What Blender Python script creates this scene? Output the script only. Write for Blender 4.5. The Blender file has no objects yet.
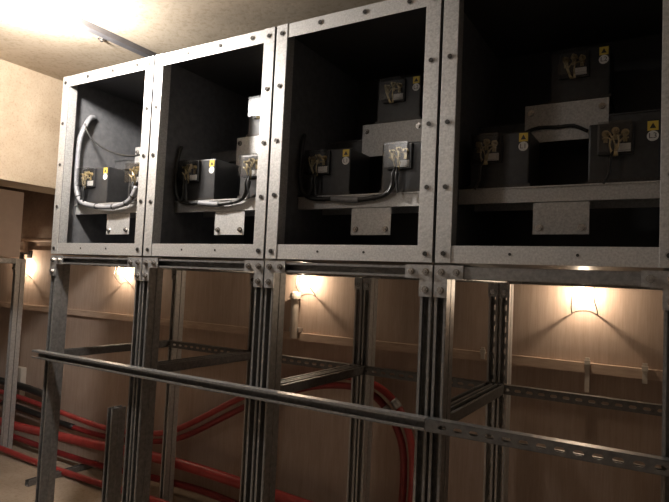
import bpy, bmesh, math, random
from mathutils import Vector, Matrix
random.seed(7)
sc = bpy.context.scene
COL = sc.collection
PI = math.pi

# ------------------------------------------------------------------ camera
F_PX = 562.67
yaw, pit, rol = -0.53922, 0.05358, 0.04558
fw = Vector((math.sin(yaw)*math.cos(pit), math.cos(yaw)*math.cos(pit), math.sin(pit)))
r0 = Vector((math.cos(yaw), -math.sin(yaw), 0))
u0 = r0.cross(fw)
rt = math.cos(rol)*r0 + math.sin(rol)*u0
up = -math.sin(rol)*r0 + math.cos(rol)*u0
cam = bpy.data.cameras.new('camera')
cam.sensor_width = 36.0
cam.lens = 36.0*F_PX/669.0
cam.clip_start = 0.02
co = bpy.data.objects.new('camera', cam)
COL.objects.link(co)
m = Matrix((rt, up, -fw)).transposed().to_4x4()
m.translation = Vector((2.808, -1.780, 1.493))
co.matrix_world = m
sc.camera = co

# ------------------------------------------------------------------ world, exposure, lamp strengths
wd = bpy.data.worlds.new('world')
wd.use_nodes = True
wd.node_tree.nodes['Background'].inputs[0].default_value = (0.5, 0.45, 0.4, 1)
wd.node_tree.nodes['Background'].inputs[1].default_value = 0.004
sc.world = wd
vs = sc.view_settings
vs.view_transform = 'Standard'
vs.look = 'None'
vs.gamma = 1
vs.use_curve_mapping = False
vs.exposure = 0.0
GLOBE_EMIT = 1050.0
CEIL_EMIT = 31.0
BULB_EMIT = 2500.0

# ------------------------------------------------------------------ materials
MATS = {}
def nmat(name):
    mt = bpy.data.materials.new(name)
    mt.use_nodes = True
    nt = mt.node_tree
    b = nt.nodes['Principled BSDF']
    MATS[name] = mt
    return mt, nt, b
def coords(nt, scale=(1, 1, 1)):
    tc = nt.nodes.new('ShaderNodeTexCoord')
    mp = nt.nodes.new('ShaderNodeMapping')
    mp.inputs['Scale'].default_value = scale
    nt.links.new(tc.outputs['Object'], mp.inputs['Vector'])
    return mp.outputs['Vector']
def noise(nt, vec, scale, detail=4, rough=.6):
    n = nt.nodes.new('ShaderNodeTexNoise')
    n.inputs['Scale'].default_value = scale
    n.inputs['Detail'].default_value = detail
    n.inputs['Roughness'].default_value = rough
    nt.links.new(vec, n.inputs['Vector'])
    return n.outputs['Fac']
def ramp(nt, fac, stops):
    r = nt.nodes.new('ShaderNodeValToRGB')
    e = r.color_ramp.elements
    while len(e) < len(stops):
        e.new(0.5)
    for i, (p, c) in enumerate(stops):
        e[i].position = p
        e[i].color = (*c, 1)
    nt.links.new(fac, r.inputs['Fac'])
    return r.outputs['Color']
def bump(nt, b, fac, strength, dist=.002):
    n = nt.nodes.new('ShaderNodeBump')
    n.inputs['Strength'].default_value = strength
    n.inputs['Distance'].default_value = dist
    nt.links.new(fac, n.inputs['Height'])
    nt.links.new(n.outputs['Normal'], b.inputs['Normal'])
def mixc(nt, fac, a, b_):
    n = nt.nodes.new('ShaderNodeMix')
    n.data_type = 'RGBA'
    n.blend_type = 'MULTIPLY'
    n.inputs[0].default_value = fac
    nt.links.new(a, n.inputs[6])
    nt.links.new(b_, n.inputs[7])
    return n.outputs[2]
def noisy(name, c1, c2, scale=20, sc3=(1, 1, 1), rough=.6, metal=0., bmp=0., bscale=None, detail=4):
    mt, nt, b = nmat(name)
    v = coords(nt, sc3)
    f = noise(nt, v, scale, detail)
    nt.links.new(ramp(nt, f, [(.3, c1), (.7, c2)]), b.inputs['Base Color'])
    b.inputs['Roughness'].default_value = rough
    b.inputs['Metallic'].default_value = metal
    if bmp:
        bump(nt, b, noise(nt, v, bscale or scale*2), bmp)
    return mt

noisy('galvanised', (.36, .35, .34), (.56, .55, .53), 140, rough=.5, metal=.55, bmp=.08)
noisy('strut_steel', (.17, .165, .16), (.28, .27, .26), 60, rough=.40, metal=.5)
noisy('lit_strut', (.34, .325, .31), (.46, .44, .42), 60, rough=.42, metal=.35)  # lighter copy of the strut steel: lamplight on the rear posts, painted in
noisy('shaded_strut', (.10, .098, .095), (.17, .165, .16), 60, rough=.42, metal=.55)  # darker copy of the strut steel: shade on mid rails and beam, painted in
noisy('shadow_grey', (.15, .145, .155), (.19, .185, .195), 20, rough=.5)  # grey of the ceiling strip, shadow put into the colour
noisy('plate_steel', (.30, .29, .28), (.46, .45, .44), 90, rough=.42, metal=.7)
noisy('bolt_steel', (.34, .32, .30), (.55, .52, .49), 120, rough=.24, metal=.85)
noisy('dark_screw', (.03, .028, .026), (.07, .065, .06), 200, rough=.4, metal=.6)
noisy('black_panel', (.030, .030, .032), (.042, .042, .044), 6, rough=.45)
noisy('grey_side', (.12, .12, .124), (.17, .17, .175), 30, rough=.5, metal=.3)
noisy('shaded_shelf', (.06, .06, .062), (.09, .09, .092), 30, rough=.5, metal=.3)  # upper shelf only, its dimness deep in the cabinet put into the colour
noisy('transformer_resin', (.018, .018, .019), (.032, .032, .033), 40, rough=.38, bmp=.05)
noisy('brass', (.34, .27, .14), (.60, .50, .30), 120, rough=.28, metal=.85)
noisy('white_paper', (.62, .61, .58), (.74, .73, .70), 60, rough=.6)
noisy('yellow_paper', (.58, .42, .05), (.70, .52, .08), 60, rough=.5)
noisy('black_plastic', (.008, .008, .008), (.018, .018, .018), 60, rough=.4)
noisy('grey_flex', (.17, .17, .18), (.24, .24, .25), 60, rough=.45)
noisy('red_plastic', (.27, .030, .028), (.38, .05, .045), 14, rough=.38)
noisy('red_plastic_dark', (.17, .014, .016), (.24, .022, .022), 14, rough=.42)
noisy('pale_box', (.60, .48, .42), (.66, .54, .47), 10, rough=.65)
noisy('pvc_pale', (.52, .46, .40), (.60, .54, .47), 20, rough=.5)
noisy('pipe_tan', (.33, .28, .235), (.40, .34, .29), 20, rough=.5)
noisy('timber', (.40, .29, .22), (.52, .39, .30), 12, (1, 6, 6), rough=.7)
noisy('pipe_brown', (.22, .16, .12), (.30, .22, .17), 20, rough=.55)
noisy('lamp_white', (.55, .54, .52), (.65, .64, .62), 20, rough=.5)
noisy('wall_plain', (.30, .27, .24), (.36, .33, .30), 5, rough=.85)

# concrete: tan, trowelled, pitted
def concrete(name, a, b_, c, mottling=3.0, fine=60, bmp=.35):
    mt, nt, bs = nmat(name)
    v = coords(nt)
    big = ramp(nt, noise(nt, v, mottling, 6, .65), [(.3, a), (.5, b_), (.72, c)])
    pit_ = ramp(nt, noise(nt, v, fine, 3, .7), [(.36, (.84, .81, .77)), (.5, (1, 1, 1))])
    nt.links.new(mixc(nt, 1.0, big, pit_), bs.inputs['Base Color'])
    bs.inputs['Roughness'].default_value = .88
    bump(nt, bs, noise(nt, v, fine, 5), bmp, .004)
concrete('concrete_ceiling', (.44, .36, .265), (.53, .44, .33), (.60, .505, .385), 2.2, 45, .25)
concrete('concrete_beam', (.30, .225, .15), (.37, .285, .195), (.43, .34, .24), 4, 95, .5)
concrete('concrete_dark', (.15, .11, .085), (.19, .145, .115), (.23, .18, .14), 4, 50)
concrete('concrete_floor', (.30, .235, .17), (.37, .29, .215), (.43, .345, .26), 3.5, 40)

# plywood / boarded back wall with vertical grain
mt, nt, bs = nmat('plywood')
v = coords(nt, (14, 1, 1.1))
g1 = ramp(nt, noise(nt, v, 3.0, 8, .7), [(.25, (.36, .27, .215)), (.5, (.42, .32, .26)), (.75, (.47, .365, .30))])
v2 = coords(nt, (60, 1, 2.2))
g2 = ramp(nt, noise(nt, v2, 3.0, 4, .7), [(.35, (.86, .83, .80)), (.55, (1, 1, 1))])
v3 = coords(nt, (1, 1, 1))
g3 = ramp(nt, noise(nt, v3, 1.6, 5, .6), [(.35, (.78, .74, .70)), (.6, (1, 1, 1))])
nt.links.new(mixc(nt, .55, mixc(nt, .8, g1, g2), g3), bs.inputs['Base Color'])
bs.inputs['Roughness'].default_value = .75
bump(nt, bs, noise(nt, v2, 3.0, 4), .15, .002)

# clear plastic terminal cover
mt, nt, bs = nmat('clear_plastic')
out = nt.nodes['Material Output']
tr = nt.nodes.new('ShaderNodeBsdfTransparent')
tr.inputs[0].default_value = (.9, .9, .9, 1)
gl = nt.nodes.new('ShaderNodeBsdfGlossy')
gl.inputs['Roughness'].default_value = .22
mx = nt.nodes.new('ShaderNodeMixShader')
mx.inputs[0].default_value = .045
nt.links.new(tr.outputs[0], mx.inputs[1])
nt.links.new(gl.outputs[0], mx.inputs[2])
nt.links.new(mx.outputs[0], out.inputs['Surface'])

def emitter(name, col, strength):
    mt, nt, bs = nmat(name)
    bs.inputs['Base Color'].default_value = (.8, .8, .8, 1)
    bs.inputs['Emission Color'].default_value = (*col, 1)
    bs.inputs['Emission Strength'].default_value = strength
emitter('lamp_diffuser', (1.0, .94, .88), CEIL_EMIT)
emitter('globe_glow', (1.0, .95, .90), GLOBE_EMIT)
emitter('bulb_glow', (1.0, .79, .57), BULB_EMIT)

# ------------------------------------------------------------------ mesh helpers
class MB:
    def __init__(s):
        s.v = []; s.f = []; s.mi = []; s.cur = 0
    def box(s, x0, x1, y0, y1, z0, z1):
        n = len(s.v)
        s.v += [(x0, y0, z0), (x1, y0, z0), (x1, y1, z0), (x0, y1, z0), (x0, y0, z1), (x1, y0, z1), (x1, y1, z1), (x0, y1, z1)]
        s.face([n, n+3, n+2, n+1]); s.face([n+4, n+5, n+6, n+7]); s.face([n, n+1, n+5, n+4])
        s.face([n+1, n+2, n+6, n+5]); s.face([n+2, n+3, n+7, n+6]); s.face([n+3, n, n+4, n+7])
        return s
    def face(s, idx):
        s.f.append(tuple(idx)); s.mi.append(s.cur)
    def prism(s, ring, vec):                       # ring of points (ccw seen from the front), extruded by vec
        n = len(s.v); k = len(ring); vec = Vector(vec)
        s.v += [tuple(p) for p in ring] + [tuple(Vector(p)+vec) for p in ring]
        s.face(range(n, n+k)); s.face(reversed(range(n+k, n+2*k)))
        for i in range(k):
            j = (i+1) % k
            s.face([n+j, n+i, n+k+i, n+k+j])
        return s
    def disc(s, c, r, axis, h, seg=12, ph=0.):     # cylinder from c along axis by h
        a = Vector(axis).normalized()
        q = a.orthogonal().normalized(); w = a.cross(q)
        ring = [Vector(c)+r*(math.cos(ph+2*PI*i/seg)*q+math.sin(ph+2*PI*i/seg)*w) for i in range(seg)]
        return s.prism(list(reversed(ring)), a*h)
    def tube(s, pts, r, seg=10, cap=True, rf=None):
        pts = [Vector(p) for p in pts]
        n0 = len(s.v); k = len(pts)
        t0 = (pts[1]-pts[0]).normalized()
        q = t0.orthogonal().normalized()
        for i, p in enumerate(pts):
            t = (pts[min(i+1, k-1)]-pts[max(i-1, 0)]).normalized()
            q = (q - t*q.dot(t)).normalized(); w = t.cross(q)
            rr = r if rf is None else rf(i/(k-1))*r
            s.v += [tuple(p+rr*(math.cos(2*PI*j/seg)*q+math.sin(2*PI*j/seg)*w)) for j in range(seg)]
        for i in range(k-1):
            for j in range(seg):
                a = n0+i*seg+j; b = n0+i*seg+(j+1) % seg
                s.face([a, b, b+seg, a+seg])
        if cap:
            s.face(reversed(range(n0, n0+seg))); s.face(range(n0+(k-1)*seg, n0+k*seg))
        return s
    def lathe(s, prof, seg=16, c=(0, 0, 0)):       # prof: (r, z) from bottom to top, about z
        n0 = len(s.v); k = len(prof)
        for r, z in prof:
            s.v += [(c[0]+r*math.cos(2*PI*j/seg), c[1]+r*math.sin(2*PI*j/seg), c[2]+z) for j in range(seg)]
        for i in range(k-1):
            for j in range(seg):
                a = n0+i*seg+j; b = n0+i*seg+(j+1) % seg
                s.face([a, b, b+seg, a+seg])
        s.face(reversed(range(n0, n0+seg))); s.face(range(n0+(k-1)*seg, n0+k*seg))
        return s
    def mesh(s, name, mats, smooth=False, bevel=0.):
        me = bpy.data.meshes.new(name)
        me.from_pydata(s.v, [], s.f)
        for mn in ([mats] if isinstance(mats, str) else mats):
            me.materials.append(MATS[mn])
        me.polygons.foreach_set('material_index', s.mi)
        if bevel:
            bm = bmesh.new(); bm.from_mesh(me)
            bmesh.ops.bevel(bm, geom=bm.edges[:], offset=bevel, segments=2, profile=.6, affect='EDGES')
            bm.to_mesh(me); bm.free()
        if smooth:
            me.polygons.foreach_set('use_smooth', [True]*len(me.polygons))
        me.update()
        return me
def spline(pts, n=8):
    P = [Vector(p) for p in pts]
    P = [2*P[0]-P[1]] + P + [2*P[-1]-P[-2]]
    o = []
    for i in range(1, len(P)-2):
        for j in range(n):
            t = j/n
            o.append(.5*((2*P[i])+(P[i+1]-P[i-1])*t+(2*P[i-1]-5*P[i]+4*P[i+1]-P[i+2])*t*t+(3*P[i]-P[i-1]-3*P[i+1]+P[i+2])*t**3))
    o.append(P[-2])
    return o
def link(name, me, parent=None, loc=(0, 0, 0), rot=None, label=None):
    o = bpy.data.objects.new(name, me)
    COL.objects.link(o)
    o.parent = parent
    if rot is not None:
        o.matrix_local = Matrix.Translation(loc) @ rot.to_4x4()
    else:
        o.location = loc
    if label: o['label'] = label
    return o
def tag(o, label, cat, group=None):
    o['label'] = label; o['category'] = cat
    if group: o['group'] = group
    return o
def empty(name, loc, label, cat, group=None):
    o = bpy.data.objects.new(name, None)
    o.empty_display_size = .1
    COL.objects.link(o); o.location = loc
    return tag(o, label, cat, group)
def struct(name, mb, mat, parent=None):
    o = link(name, mb.mesh(name, mat), parent)
    if parent is None: o['kind'] = 'structure'
    return o

# ------------------------------------------------------------------ the room
W = 0.71
ZB = 1.57            # underside of the cabinets
HC = 0.947           # cabinet height
WALL = 1.15          # face of the back wall
ZC = 2.66            # ceiling
struct('floor', MB().box(-5, 5, -3.4, WALL+.2, -.1, 0), 'concrete_floor')
struct('ceiling', MB().box(-5, 5, -3.4, WALL+.2, ZC, ZC+.1), 'concrete_ceiling')
struct('wall_back', MB().box(-5, 5, WALL+.02, WALL+.2, 0, ZC), 'concrete_dark')
wb = bpy.data.objects['wall_back']
xs = [-5.0, -2.90, -.46, 1.79, 4.2, 5.0]
for a, b in zip(xs[:-1], xs[1:]):                  # boards of the lower lining, butt-jointed
    link('plywood_board', MB().box(a+.0008, b-.0008, WALL, WALL+.02, 0, 1.648).mesh('plywood_board', 'plywood'), wb)
struct('wall_front', MB().box(-5, 5, -3.6, -3.4, 0, ZC), 'wall_plain')
struct('wall_right', MB().box(5, 5.2, -3.6, WALL+.2, 0, ZC), 'wall_plain')
struct('wall_left', MB().box(-5.2, -5, -3.6, WALL+.2, 0, ZC), 'wall_plain')
struct('wall_beam', MB().box(-.74, -.455, -3.4, WALL+.02, 1.985, ZC), 'concrete_beam')
# batten along the back wall
struct('trim_1', MB().box(-5, 5, WALL-.028, WALL, 1.118, 1.164), 'timber')
# dark strip added under the ceiling, standing in for a shadow band
struct('shadow_strip', MB().box(.40, .445, -.34, 1.1, ZC-.028, ZC), 'shadow_grey')

# ------------------------------------------------------------------ strut channel
S = .0413
def strut_half(mb, L, fl=1, y0=0., slots=True):
    """slotted channel along z, width in x centred on 0; opening at -y (fl=1) or +y (fl=-1); y0 = front lip plane"""
    t = .0025; h = S/2
    def bx(x0, x1, a, b, z0=0., z1=L):
        ya, yb = (y0+a, y0+b) if fl > 0 else (y0+S-b, y0+S-a)
        mb.box(x0, x1, ya, yb, z0, z1)
    bx(-h, -h+t, .0015, S-.003); bx(h-t, h, .0015, S-.003)
    bx(-h+t, -h+.0095, 0, t); bx(h-.0095, h-t, 0, t)
    bx(-h+.0095-t, -h+.0095, t, .008); bx(h-.0095, h-.0095+t, t, .008)
    # back web with slots
    P = .05; n = int((L-.02)//P); m0 = (L-n*P)/2
    hw = h-t
    if not slots:
        bx(-hw, hw, S-t, S); return
    bx(-hw, hw, S-t, S, 0, m0); bx(-hw, hw, S-t, S, L-m0, L)
    w, hh, c = .007, .014, .005
    octo = [(w, hh-c), (w-c, hh), (-w+c, hh), (-w, hh-c), (-w, -hh+c), (-w+c, -hh), (w-c, -hh), (w, -hh+c)]
    outer = [(hw, hh-c), (w-c, P/2), (-w+c, P/2), (-hw, hh-c), (-hw, -hh+c), (-w+c, -P/2), (w-c, -P/2), (hw, -hh+c)]
    corner = {0: (hw, P/2), 2: (-hw, P/2), 4: (-hw, -P/2), 6: (hw, -P/2)}
    ya, yb = (y0+S-t, y0+S) if fl > 0 else (y0+t, y0)
    for k in range(n):
        zc = m0+(k+.5)*P
        b = len(mb.v)
        for yy in (ya, yb):
            mb.v += [(x, yy, zc+z) for x, z in octo]+[(x, yy, zc+z) for x, z in outer]+[(x, yy, zc+z) for x, z in corner.values()]
        for i in range(8):
            j = (i+1) % 8
            q = [i, 8+i] + ([16+i//2] if i in corner else []) + [8+j, j]
            mb.face([b+a for a in q]); mb.face([b+20+a for a in reversed(q)])
            mb.face([b+i, b+j, b+20+j, b+20+i])
STRUTS = {}
def strut_mesh(L, double=False, front=True, back=True, flip=False, mat='strut_steel'):
    """front / back: is the channel of that side slotted; flip: closed face to the front"""
    key = (round(L, 4), double, front, back, flip, mat)
    if key not in STRUTS:
        mb = MB()
        strut_half(mb, L, -1 if flip else 1, 0., front)
        if double: strut_half(mb, L, -1, S, back)
        STRUTS[key] = mb.mesh('strut', mat)
    return STRUTS[key]
R_X = Matrix.Rotation(PI/2, 3, 'Y')                      # local z -> world x, opening stays -y
R_Y = Matrix(((1, 0, 0), (0, 0, 1), (0, -1, 0)))          # local z -> world y, opening faces up

bolt = MB()
bolt.disc((0, 0, 0), .0125, (0, -1, 0), .002, 14)
bolt.disc((0, -.002, 0), .0102, (0, -1, 0), .008, 6, .3)
bolt.disc((0, -.010, 0), .0055, (0, -1, 0), .004, 8)
bolt_me = bolt.mesh('bolt', 'bolt_steel')
scr = MB()
scr.disc((0, 0, 0), .0125, (0, -1, 0), .0014, 16)
scr.cur = 1
scr.disc((0, -.0014, 0), .0082, (0, -1, 0), .0032, 10)
screw_me = scr.mesh('screw', ['plate_steel', 'dark_screw'])
hole = MB(); hole.disc((0, 0, 0), .0048, (0, -1, 0), .0012, 10)
hole_disc_me = hole.mesh('hole_disc', 'dark_screw')  # dark disc painted in place of a shaded hole

# L-shaped joining plate, corner at upper left, arm to the right; mirrored by building
def lplate(sx):
    a = .046
    ring = [(0, 0), (0, -.107), (a, -.107), (a, -a), (.098, -a), (.098, 0)]
    ring = [(sx*x, 0, z) for x, z in ring]
    if sx > 0: ring = ring
    else: ring = list(reversed(ring))
    return MB().prism(ring, (0, .006, 0)).mesh('corner_plate', 'plate_steel')
LP = {s: lplate(s) for s in (1, -1)}
PZ = ZB-.008          # top of the stand
YR = .85              # front lip of the rear posts
def stand(x0, label, flip=False, mids=True):
    """four double-channel posts, rails between them; x0 = left edge of the bay"""
    t = empty('strut_stand', (x0, 0, 0), label, 'metal frame', 'strut stands under the cabinets')
    ph = PZ-.003
    xa, xb = .026, W-.026
    for y in (.006, YR):
        rear = y > .1
        for x in (xa, xb):
            link('post', strut_mesh(ph, True, rear, rear, False, 'lit_strut' if rear else 'strut_steel'), t, (x, y, .0))
        link('top_rail', strut_mesh(xb-xa-S-.002, not flip, not flip, False, flip), t, (xa+S/2+.001, y, PZ-S/2-.003), R_X)
    sl = YR-.006-2*S-.002
    for x in (xa, xb):
        link('side_rail', strut_mesh(sl), t, (x, .006+2*S+.001, PZ-.003), R_Y)
        if mids:
            link('side_rail', strut_mesh(sl, mat='shaded_strut'), t, (x, .006+2*S+.001, 1.043+S/2), R_Y)
    if mids:
        link('rear_rail', strut_mesh(W-.004, False, flip=True, mat='shaded_strut'), t, (.002, YR-S-.0005, 1.043), R_X)
    for y in (0.0, YR-.006):
        for s, x in ((1, .0035), (-1, W-.0035)):
            p = link('corner_plate', LP[s], t, (x, y, PZ))
            for bx_, bz in ((.0235, -.023), (.075, -.023), (.0235, -.083)):
                link('bolt', bolt_me, p, (s*bx_, 0, bz))
    return t
stand_labels = ['slotted steel strut stand under the cabinet beside the concrete beam',
                'slotted steel strut stand under the second cabinet from the concrete beam',
                'slotted steel strut stand under the third cabinet from the concrete beam',
                'slotted steel strut stand with one bare bulb framed in it, fourth from the concrete beam']
for k in range(4):
    stand(k*W, stand_labels[k], flip=(k == 3))
stand(-1.795-W, 'slotted steel strut stand under the plain pale enclosure beyond the beam', mids=False)

# two lengths of strut bolted across the fronts of all the stands
def long_beam(x0, x1, label, slotted=False):
    o = link('strut_beam', strut_mesh(x1-x0, False, slotted, True, slotted, 'shaded_strut' if slotted else 'strut_steel'), None, (x0, -.037, 1.043), R_X)
    return tag(o, label, 'metal beam', 'strut beams across the stands')
long_beam(-.045, 2.132, 'long open strut beam crossing three stands, free end past the first post')
long_beam(2.135, 3.6, 'slotted strut beam crossing the stand with the bare bulb, butted to the longer one', True)

# short stub post standing on the floor between the stand posts
o = link('stub_post', strut_mesh(.812, True, False, False), None, (.425, .10, 0))
tag(o, 'short cut-off steel strut post standing among the red conduits', 'metal post')

# ------------------------------------------------------------------ cabinets
FW = .053            # stile width
FR = .057            # rail height
D_CAB = .70
def box_mesh(name, mat, *a, bevel=0.):
    return MB().box(*a).mesh(name, mat, bevel=bevel)
CW = W-.011
def stile_mesh(sx):                                   # face plate with a folded return on its inner edge
    x = sx*FW/2
    return MB().box(-FW/2, FW/2, -.003, .0, 0, HC).box(min(x, x-sx*.002), max(x, x-sx*.002), .003, .048, FR*.2, HC-FR*.2).mesh('stile', 'galvanised', bevel=.0008)
STILE = {sx: stile_mesh(sx) for sx in (1, -1)}
rail_me = MB().box(0, CW-2*FW+.012, .0, .0025, 0, FR).mesh('rail', 'galvanised', bevel=.0008)
def shelf_me(y0, y1, mat='galvanised'):
    mb = MB()
    L = CW-.010
    mb.box(0, L, y0, y1, -.0025, 0)                   # tray
    mb.box(0, L, y0, y0+.0025, -.055, -.0025)         # front fold
    mb.box(0, L, y0-.006, y0, -.006, -.001)           # rolled nose
    mb.box(0, L, y0+.0025, y0+.022, -.055, -.0525)
    mb.box(0, L, y1-.0025, y1, -.055, -.0025)
    return mb.mesh('shelf', mat)
SH1 = shelf_me(.20, .40); SH2 = shelf_me(.432, .64, 'shaded_shelf')
DY = [-.080, -.032, 0, 0]         # the shelves do not all stand equally deep
UX = [0, 0, 0, .022]
low_plate = MB().box(-.088, .088, -.0025, 0, -.108, .0).box(-.088, .088, 0, .05, -.0025, 0).mesh('bracket_plate', 'galvanised')
top_plate = MB().box(-.146, .146, -.0025, 0, -.145, .0).box(-.146, .146, 0, .19, -.0025, 0).mesh('bracket_plate', 'galvanised')
def cabinet(k, label):
    x0 = k*W+.0055
    t = empty('equipment_cabinet', (x0, 0, ZB), label, 'cabinet', 'open fronted cabinets in a row')
    link('back_panel', box_mesh('back_panel', 'black_panel', .002, CW-.002, D_CAB-.003, D_CAB, 0, HC), t)
    for x in (0, CW-.002):
        link('side_panel', box_mesh('side_panel', 'grey_side', x, x+.002, .0, D_CAB, 0, HC), t)
    link('top_panel', box_mesh('top_panel', 'black_panel', .002, CW-.002, .003, D_CAB-.003, HC-.002, HC), t)
    link('bottom_panel', box_mesh('bottom_panel', 'black_panel', .002, CW-.002, .003, D_CAB-.003, 0, .002), t)
    for x, sx in ((FW/2, 1), (CW-FW/2, -1)):
        s = link('stile', STILE[sx], t, (x, 0, 0))
        for z in (.032, .252, .472, .692, HC-.035):
            link('screw', screw_me, s, (random.uniform(-.002, .002), -.003, z+random.uniform(-.004, .004)))
    for z, fr in ((0, (.33, .66)), (HC-FR, (.27, .60, .90))):
        r = link('rail', rail_me, t, (FW-.006, 0, z))
        for q in fr:
            link('screw' if z else 'hole_disc', screw_me if z else hole_disc_me, r, ((CW-2*FW)*q, 0, FR*.55))
    link('shelf', SH1, t, (.005, DY[k], 1.848-ZB))
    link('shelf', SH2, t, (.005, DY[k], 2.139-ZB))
    p = link('bracket_plate', low_plate, t, (.356, .207+DY[k], 1.791-ZB))
    for s in (-1, 1): link('bolt', bolt_me, p, (s*.066, -.0025, -.085))
    p = link('bracket_plate', top_plate, t, (.330, .4255+DY[k], 2.200-ZB))
    for s in (-1, 1): link('bolt', bolt_me, p, (s*.124, -.0025, -.03))
    return t
cab_labels = ['open galvanised cabinet with a pale flexible conduit inside, beside the concrete beam',
              'open galvanised cabinet, second from the concrete beam, with bright frame and black interior',
              'open galvanised cabinet, third from the concrete beam, with black bundled wires on its shelf',
              'dim open galvanised cabinet above the bare wall bulb, fourth from the concrete beam']
for k in range(4): cabinet(k, cab_labels[k])

# ------------------------------------------------------------------ transformers
def text_mesh(s, size):
    cu = bpy.data.curves.new('text', 'FONT')
    cu.body = s; cu.size = size; cu.align_x = 'CENTER'; cu.align_y = 'CENTER'
    o = bpy.data.objects.new('text', cu)
    COL.objects.link(o)
    dg = bpy.context.evaluated_depsgraph_get()
    me = bpy.data.meshes.new_from_object(o.evaluated_get(dg))
    bpy.data.objects.remove(o)
    me.materials.clear(); me.materials.append(MATS['dark_screw'])
    return me
TXT = {s: text_mesh(s, .024) for s in ('L1', 'L2', 'L3')}
TW, TD, TH = .205, .175, .195
body = MB().box(0, TW, 0, TD, .0, TH).mesh('body', 'transformer_resin', bevel=.006)
boss = MB().box(-.052, .052, -.012, .003, -.05, .05).mesh('terminal_block', 'transformer_resin', bevel=.003)
foot = MB().box(-.006, TW+.006, -.004, TD+.004, -.004, .006).mesh('base_plate', 'dark_screw')
cov = MB()
cov.box(-.048, .048, -.052, -.050, -.048, .048)
for a in ((-.048, -.046, -.048, .048), (.046, .048, -.048, .048)):
    cov.box(a[0], a[1], -.050, -.013, a[2], a[3])
for a in ((-.048, -.046), (.046, .048)):
    cov.box(-.046, .046, -.050, -.013, a[0], a[1])
cov_me = cov.mesh('terminal_cover', 'clear_plastic')
def term_me():
    mb = MB()
    mb.disc((0, 0, 0), .012, (0, -1, 0), .003, 12)
    mb.disc((0, -.003, 0), .0095, (0, -1, 0), .007, 6)
    mb.disc((0, -.010, 0), .005, (0, -1, 0), .016, 8)
    mb.box(-.006, .006, -.006, -.003, -.030, -.004)
    return mb.mesh('terminal', 'brass')
term = term_me()
lab_me = MB().box(-.022, .022, -.0155, -.0122, -.013, .013).mesh('rating_label', 'white_paper')
stk_me = MB().box(-.015, .015, -.0012, 0, -.015, .015).mesh('warning_sticker', 'yellow_paper')
tri_me = MB().prism([(-.009, 0, -.008), (.009, 0, -.008), (0, 0, .009)], (0, .0008, 0)).mesh('warning_triangle', 'dark_screw')
dsc_me = MB().disc((0, 0, 0), .0165, (0, -1, 0), .0012, 20).mesh('phase_tag', 'white_paper')
lead_mes = []
for q in range(3):
    rs = random.Random(40+q)
    mb = MB()
    for i in range(5):
        a = Vector((-.036+.018*i+rs.uniform(-.004, .004), -.028, rs.uniform(-.01, .03)))
        b = Vector((rs.uniform(-.02, .02), -.036, -.03))
        mb.tube(spline([a, a.lerp(b, .5)+Vector((rs.uniform(-.012, .012), -.006, .012)), b, (.004*(i-2), -.03, -.06)], 4), .0026, 6)
    lead_mes.append(mb.mesh('leads', 'brass', smooth=True))
def transformer(k, x, y, z, ph, tx, label, tz=.135):
    t = empty('current_transformer', (k*W+.0055+x, y, z), label, 'transformer', 'black transformers in the cabinets')
    link('body', body, t)
    link('base_plate', foot, t, (0, 0, .004))
    b = link('terminal_block', boss, t, (tx, 0, tz))
    for i, (a, c) in enumerate(((-.028, .018), (.0, .026), (.028, .018))):
        link('terminal', term, b, (a, -.012, c))
    link('leads', lead_mes[(k+int(x*100)) % 3], b, (0, 0, 0))
    link('rating_label', lab_me, b, (.022, 0, -.030))
    link('terminal_cover', cov_me, t, (tx, 0, tz))
    s = link('warning_sticker', stk_me, t, (TW-.021, 0, TH-.022))
    link('warning_triangle', tri_me, s, (0, -.002, 0))
    d = link('phase_tag', dsc_me, t, (TW-.021, 0, TH-.054))
    link('phase_mark', TXT[ph], d, (0, -.0018, 0), Matrix.Rotation(PI/2, 3, 'X'))
    return t
cabname = ['cabinet beside concrete beam', 'second cabinet from beam', 'third cabinet from beam', 'cabinet above bare bulb']
RX = [.415, .405, .395, .437]
for k in range(4):
    transformer(k, .045, .205+DY[k], 1.8495, 'L1', .060, 'black transformer tagged L1 on the lower shelf, '+cabname[k], .138)
    transformer(k, RX[k], .205+DY[k], 1.8495, 'L3', .080, 'black transformer tagged L3 on the lower shelf, '+cabname[k], .138)
    transformer(k, .25+UX[k], .426+DY[k], 2.2015, 'L2', .085, 'black transformer tagged L2 on the upper bracket, '+cabname[k])

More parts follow.
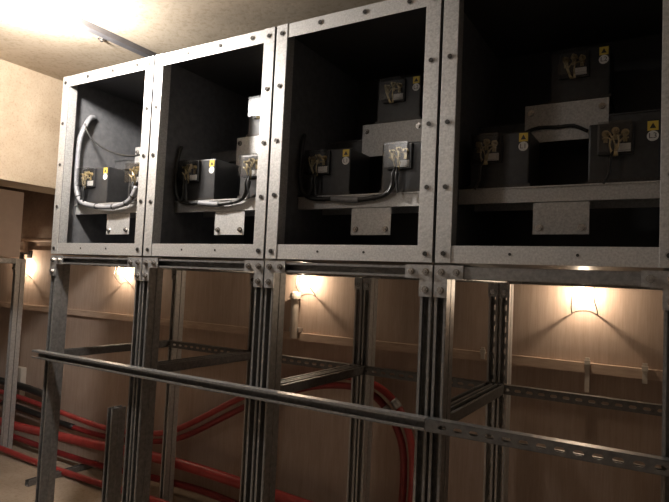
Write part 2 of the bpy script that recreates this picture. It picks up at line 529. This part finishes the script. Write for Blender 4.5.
# ------------------------------------------------------------------ wiring in the cabinets
def cable(name, pts, r, mat, label, cat='cable', group=None, ties=None, seg=9, extra=None, rf=None):
    sp = spline(pts, 8)
    o = link(name, MB().tube(sp, r, seg, rf=rf).mesh(name, mat, smooth=True))
    tag(o, label, cat, group)
    for tpos in ties or ():
        i = min(int(tpos*(len(sp)-1)), len(sp)-2)
        d = (sp[i+1]-sp[i]).normalized()
        link('cable_tie', MB().disc(sp[i]-d*.003, r*1.18, d, .006, 10).mesh('cable_tie', 'black_plastic'), o)
    return o
zs = 1.834
for k in range(4):
    X = k*W+.0055
    nm = cabname[k]
    y = .181+DY[k]
    yt = .205+DY[k]-.030
    la = X+.045+.060; ra = X+RX[k]+.080
    if k == 0:
        cable('flexible_conduit', [(X+.525, .088, 1.915), (X+.50, .088, 1.87), (X+.45, .092, 1.838), (X+.335, .094, 1.821), (X+.20, .094, 1.830), (X+.088, .094, 1.856), (X+.040, .094, 1.924),
              (X+.024, .096, 2.062), (X+.027, .10, 2.20), (X+.036, .125, 2.29), (X+.026, .155, 2.335), (X+.016, .185, 2.348)], .0135, 'grey_flex',
              'pale grey flexible conduit curving along the shelf and up the cabinet side', 'conduit', ties=(.1, .19, .27, .36, .50))
        cable('hanging_cable', [(X+.062, .10, 2.285), (X+.085, .105, 2.235), (X+.15, .11, 2.175), (X+.28, .115, 2.115), (X+.42, .12, 2.085), (X+.56, .12, 2.09), (X+.66, .12, 2.10)], .005, 'black_plastic',
              'thin dark cable sagging across the cabinet beside the pale conduit')
    elif k < 3:
        wbn = cable('wire_bundle', [(ra, yt, 1.92), (ra-.010, y-.006, 1.88), (ra-.055, y, zs+.002), (X+.30, y, zs-.012), (X+.20, y, zs-.003), (X+.10, y, zs),
              (X+.04, y, zs+.03), (X+.020, y, 1.95), (X+.017, y+.01, 2.06), (X+.014, y+.03, 2.12)], .0095, 'black_plastic',
              'black wire bundle tied along the lower shelf, '+nm, ties=(.15, .27, .34, .42, .5))
        sl = spline([(X+.185, y, zs-.002), (X+.225, y, zs-.006), (X+.275, y, zs-.011), (X+.31, y, zs-.0125)], 6)
        link('sleeve', MB().tube(sl, .0125, 9).mesh('sleeve', 'grey_flex', smooth=True), wbn, label='short grey sleeve around the black wires')
    for a, nn in ((la, 'L1'), (ra, 'L3')):
        for q in (-1, 1):
            if k == 3 and q > 0: continue
            cable('terminal_lead', [(a+.004*q, yt, 1.945), (a-.004+.008*q, yt-.012, 1.915), (a-.004+.010*q, y-.014, 1.875), (a+.02*q-.01, y-.014, zs+.006)], .0042, 'black_plastic',
                  'black lead dropping from the %s terminals, %s' % (nn, nm), group='leads from '+nn+' in '+nm)
    if k == 3:
        cable('signal_cable', [(X+.175, .40, 2.085), (X+.23, .412, 2.108), (X+.30, .414, 2.106), (X+.36, .412, 2.104), (X+.41, .395, 2.075)], .0065, 'black_plastic',
              'black cable running across the upper bracket, '+nm, ties=(.3, .55, .75))

# ------------------------------------------------------------------ plain enclosure on the far stand
e = empty('plain_enclosure', (-1.80-W, 0, ZB), 'plain pale pink box enclosure on a strut stand beyond the beam', 'cabinet')
link('body', MB().box(0, W-.004, .02, .875, 0, .54).mesh('body', 'pale_box', bevel=.004), e)
link('door', MB().box(.012, W-.016, .0, .02, .012, .528).mesh('door', 'pale_box', bevel=.003), e)

# ------------------------------------------------------------------ lamps
def wall_lamp(x, label):
    y, z = 1.075, 1.492
    t = empty('wall_lamp', (x, WALL, z), label, 'lamp', 'bare bulbs along the back wall')
    dy = y-WALL
    link('mount', MB().box(-.03, .03, -.012, 0, .085, .15).box(-.012, .012, dy-.014, -.012, .112, .132).mesh('mount', 'black_plastic'), t)
    link('holder', MB().lathe([(.016, .045), (.021, .05), (.021, .10), (.014, .115)], 14, (0, dy, 0)).mesh('holder', 'black_plastic', smooth=True), t)
    b = link('bulb', MB().lathe([(.003, -.032), (.014, -.029), (.023, -.017), (.026, -.001), (.0235, .014), (.016, .030), (.0135, .046)], 16, (0, dy, 0)).mesh('bulb', 'clear_plastic', smooth=True), t)
    link('filament', MB().lathe([(.002, -.008), (.0065, -.005), (.008, 0), (.0065, .005), (.002, .008)], 12, (0, dy, 0)).mesh('filament', 'bulb_glow', smooth=True), b)
    g = MB()
    for sg in (-1, 1):                                # two bent legs, an arch between them at the wall
        g.tube(spline([(.018*sg, dy, .098), (.040*sg, dy, .05), (.050*sg, dy, .0), (.049*sg, dy, -.036), (.056*sg, dy*.45, -.075), (.056*sg, -.004, -.100)], 6), .0026, 7)
    g.tube(spline([(-.056, -.004, -.100), (-.03, -.004, -.088), (0, -.004, -.083), (.03, -.004, -.088), (.056, -.004, -.100)], 6), .0013, 7)
    link('wire_guard', g.mesh('wire_guard', 'dark_screw', smooth=True), t)
    return t
wall_lamp(2.460, 'glowing caged bulb seen whole through the stand fourth from the beam')
wall_lamp(.885, 'glowing caged bulb half hidden by the top rail beside the capped pale pipe')
wall_lamp(-.81, 'glowing caged bulb on the wall behind the stand nearest the beam')
wall_lamp(-2.115, 'glowing caged bulb on the wall behind the plain pale enclosure')

def ceiling_lamp(x, y, label):
    t = empty('ceiling_lamp', (x, y, ZC), label, 'lamp', 'round ceiling lamps')
    link('base', MB().lathe([(.125, -.04), (.13, -.03), (.13, -.0)], 28).mesh('base', 'lamp_white', smooth=True), t)
    link('diffuser', MB().lathe([(.02, -.130), (.06, -.122), (.095, -.095), (.112, -.06), (.115, -.04)], 28).mesh('diffuser', 'lamp_diffuser', smooth=True), t)
t = empty('globe_lamp', (.46, -.47, ZC), 'glaring white globe lamp hung just below the ceiling before the cabinets', 'lamp')
link('ceiling_rose', MB().lathe([(.045, -.012), (.05, -.006), (.05, 0)], 20).mesh('ceiling_rose', 'lamp_white', smooth=True), t)
link('neck', MB().lathe([(.02, -.032), (.014, -.025), (.014, -.012)], 14).mesh('neck', 'lamp_white', smooth=True), t)
link('globe', MB().lathe([(.055*math.sin(a), -.083-.055*math.cos(a)) for a in [.06+.29*i for i in range(11)]], 24).mesh('globe', 'globe_glow', smooth=True), t)
ceiling_lamp(1.15, -1.75, 'white round ceiling lamp over the open floor away from the cabinets')

# ------------------------------------------------------------------ fittings on the back wall
def strap(x, z0, z1, label):
    mb = MB().box(-.010, .010, WALL-.0335, WALL-.0285, z0, z1).box(-.013, .013, WALL-.04, WALL-.028, 1.155, 1.178)
    o = link('wall_strap', mb.mesh('wall_strap', 'pvc_pale'), None, (x, 0, 0))
    tag(o, label, 'strap', 'straps on the wall batten')
strap(2.480, 1.03, 1.19, 'long narrow pale strap hanging over the wall batten under the bulb')
strap(2.716, 1.10, 1.19, 'short pale strap clipped over the wall batten near the cabinet end')
strap(1.987, 1.13, 1.19, 'short pale clip on the wall batten beside the rear strut post')
strap(-.25, 1.12, 1.19, 'short pale clip on the wall batten seen through the second stand')

t = empty('capped_pipe', (.815, 1.105, 1.13), 'pale vertical pipe stub with a hooded cap against the plywood wall', 'pipe')
link('pipe', MB().lathe([(.024, -.0), (.024, .26)], 16).mesh('pipe', 'pipe_tan', smooth=False), t)
link('cap', MB().lathe([(.036, .245), (.036, .262), (.032, .282), (.018, .288)], 16).mesh('cap', 'pipe_tan'), t)
link('clip', MB().box(-.036, .036, 0, .045, .04, .065).mesh('clip', 'plate_steel'), t)

t = empty('wall_pipe', (-2.6, WALL-.03, 1.735), 'brown horizontal water pipe with a valve on the dark upper wall', 'pipe')
link('pipe', MB().tube([(0, 0, 0), (2.4, 0, 0)], .017, 12).mesh('pipe', 'pipe_brown', smooth=True), t)
link('valve', MB().disc((.45, 0, -.1), .02, (0, 0, 1), .1, 12).disc((.45, -.0, -.125), .034, (0, 0, 1), .03, 12).mesh('valve', 'pipe_brown'), t)
o = link('junction_box', MB().box(-.1, .1, WALL-.05, WALL, .37, .612).mesh('junction_box', 'pvc_pale', bevel=.005), None, (-2.14, 0, 0))
tag(o, 'small pale junction box low on the plywood wall beyond the posts', 'junction box')

# ------------------------------------------------------------------ red conduits
def conduit(pts, r, mat, label, bands=()):
    sp = spline(pts, 10)
    o = link('red_conduit', MB().tube(sp, r, 14).mesh('red_conduit', mat, smooth=True))
    tag(o, label, 'conduit', 'red conduits behind the stands')
    for a, b, m_, nm in bands:
        i0, i1 = int(a*(len(sp)-1)), max(int(b*(len(sp)-1)), int(a*(len(sp)-1))+1)
        link(nm, MB().tube(sp[i0:i1+1], r*1.14, 14).mesh(nm, m_, smooth=True), o)
    return o
YA = 1.055
conduit([(-3.2, YA, .40), (-2.1, YA, .385), (-1.38, YA, .345), (-.78, YA, .315), (-.28, YA, .37), (.0, YA, .47), (.5, YA, .74), (.92, YA, .90), (1.20, YA, .955), (1.41, YA, .93),
         (1.55, YA, .84), (1.635, YA, .67), (1.655, YA, .47), (1.645, YA, .25), (1.63, YA, .02)], .020, 'red_plastic',
        'upper red conduit rising in a wide arch and dropping again behind the posts', ((.70, .725, 'plate_steel', 'coupling'),))
YB2 = 1.05
conduit([(-3.2, YB2, .30), (-2.1, YB2, .30), (-1.38, YB2, .265), (-.78, YB2, .255), (-.28, YB2, .315), (.03, YB2, .415), (.53, YB2, .685), (.93, YB2, .845), (1.20, YB2, .90), (1.38, YB2, .885),
         (1.50, YB2, .80), (1.585, YB2, .65), (1.605, YB2, .47), (1.595, YB2, .25), (1.58, YB2, .02)], .020, 'red_plastic_dark',
        'lower red conduit of the arched pair, darker, with a black taped length', ((.07, .17, 'black_plastic', 'tape_wrap'), (.705, .73, 'plate_steel', 'coupling')))
conduit([(-3.2, .985, .16), (-2.05, .985, .165), (-1.35, .985, .185), (-.75, .985, .21), (-.27, .985, .235), (.16, .985, .24), (.52, .985, .23), (.9, .985, .215), (1.5, .985, .19), (2.6, .985, .14), (3.6, .985, .10)],
        .034, 'red_plastic', 'thick bright red conduit running nearly level below the arched pair')
conduit([(-3.2, .972, .10), (-2.0, .972, .085), (-1.30, .972, .07), (-.70, .972, .075), (-.2, .972, .105), (.25, .972, .12), (.6, .972, .10), (1.4, .972, .05), (2.6, .972, .03)],
        .022, 'red_plastic_dark', 'thin dark red conduit nearest the floor with a yellow band', ((.455, .47, 'yellow_paper', 'label_band'),))
conduit([(-3.2, .812, .06), (-1.9, .812, .045), (-1.1, .812, .03), (-.4, .812, .04), (.1, .812, .05), (.6, .812, .03), (1.4, .812, .026)],
        .022, 'red_plastic', 'thin red conduit lying on the floor in front of the others')
conduit([(-3.2, 1.06, .49), (-2.3, 1.06, .48), (-1.9, 1.06, .47), (-1.62, 1.06, .45), (-1.45, 1.06, .435)], .030, 'black_plastic', 'black taped conduit end above the red ones near the junction box')
bpy.data.objects['red_conduit.005'].name = 'black_conduit'
# cross strut that carries the conduits
o = link('cross_strut', strut_mesh(.55), None, (-.95, .55, .0), Matrix(((1, 0, 0), (0, 0, 1), (0, -1, 0))))
o.matrix_local = Matrix.Translation((-.95, .55, S)) @ Matrix(((1, 0, 0), (0, 0, 1), (0, -1, 0))).to_4x4()
tag(o, 'short strut lying on the floor across under the red conduits', 'metal beam')
# anchor bolts in the ceiling
for x, y, lb in ((.33, -.02, 'small bolt head with washer in the ceiling above the cabinet fronts'), (.46, -.78, 'small bolt head with washer in the ceiling behind the round lamp')):
    mb = MB().disc((0, 0, 0), .02, (0, 0, -1), .003, 12).disc((0, 0, -.003), .010, (0, 0, -1), .01, 6)
    o = link('ceiling_anchor', mb.mesh('ceiling_anchor', 'bolt_steel'), None, (x, y, ZC))
    tag(o, lb, 'bolt', 'ceiling anchors')
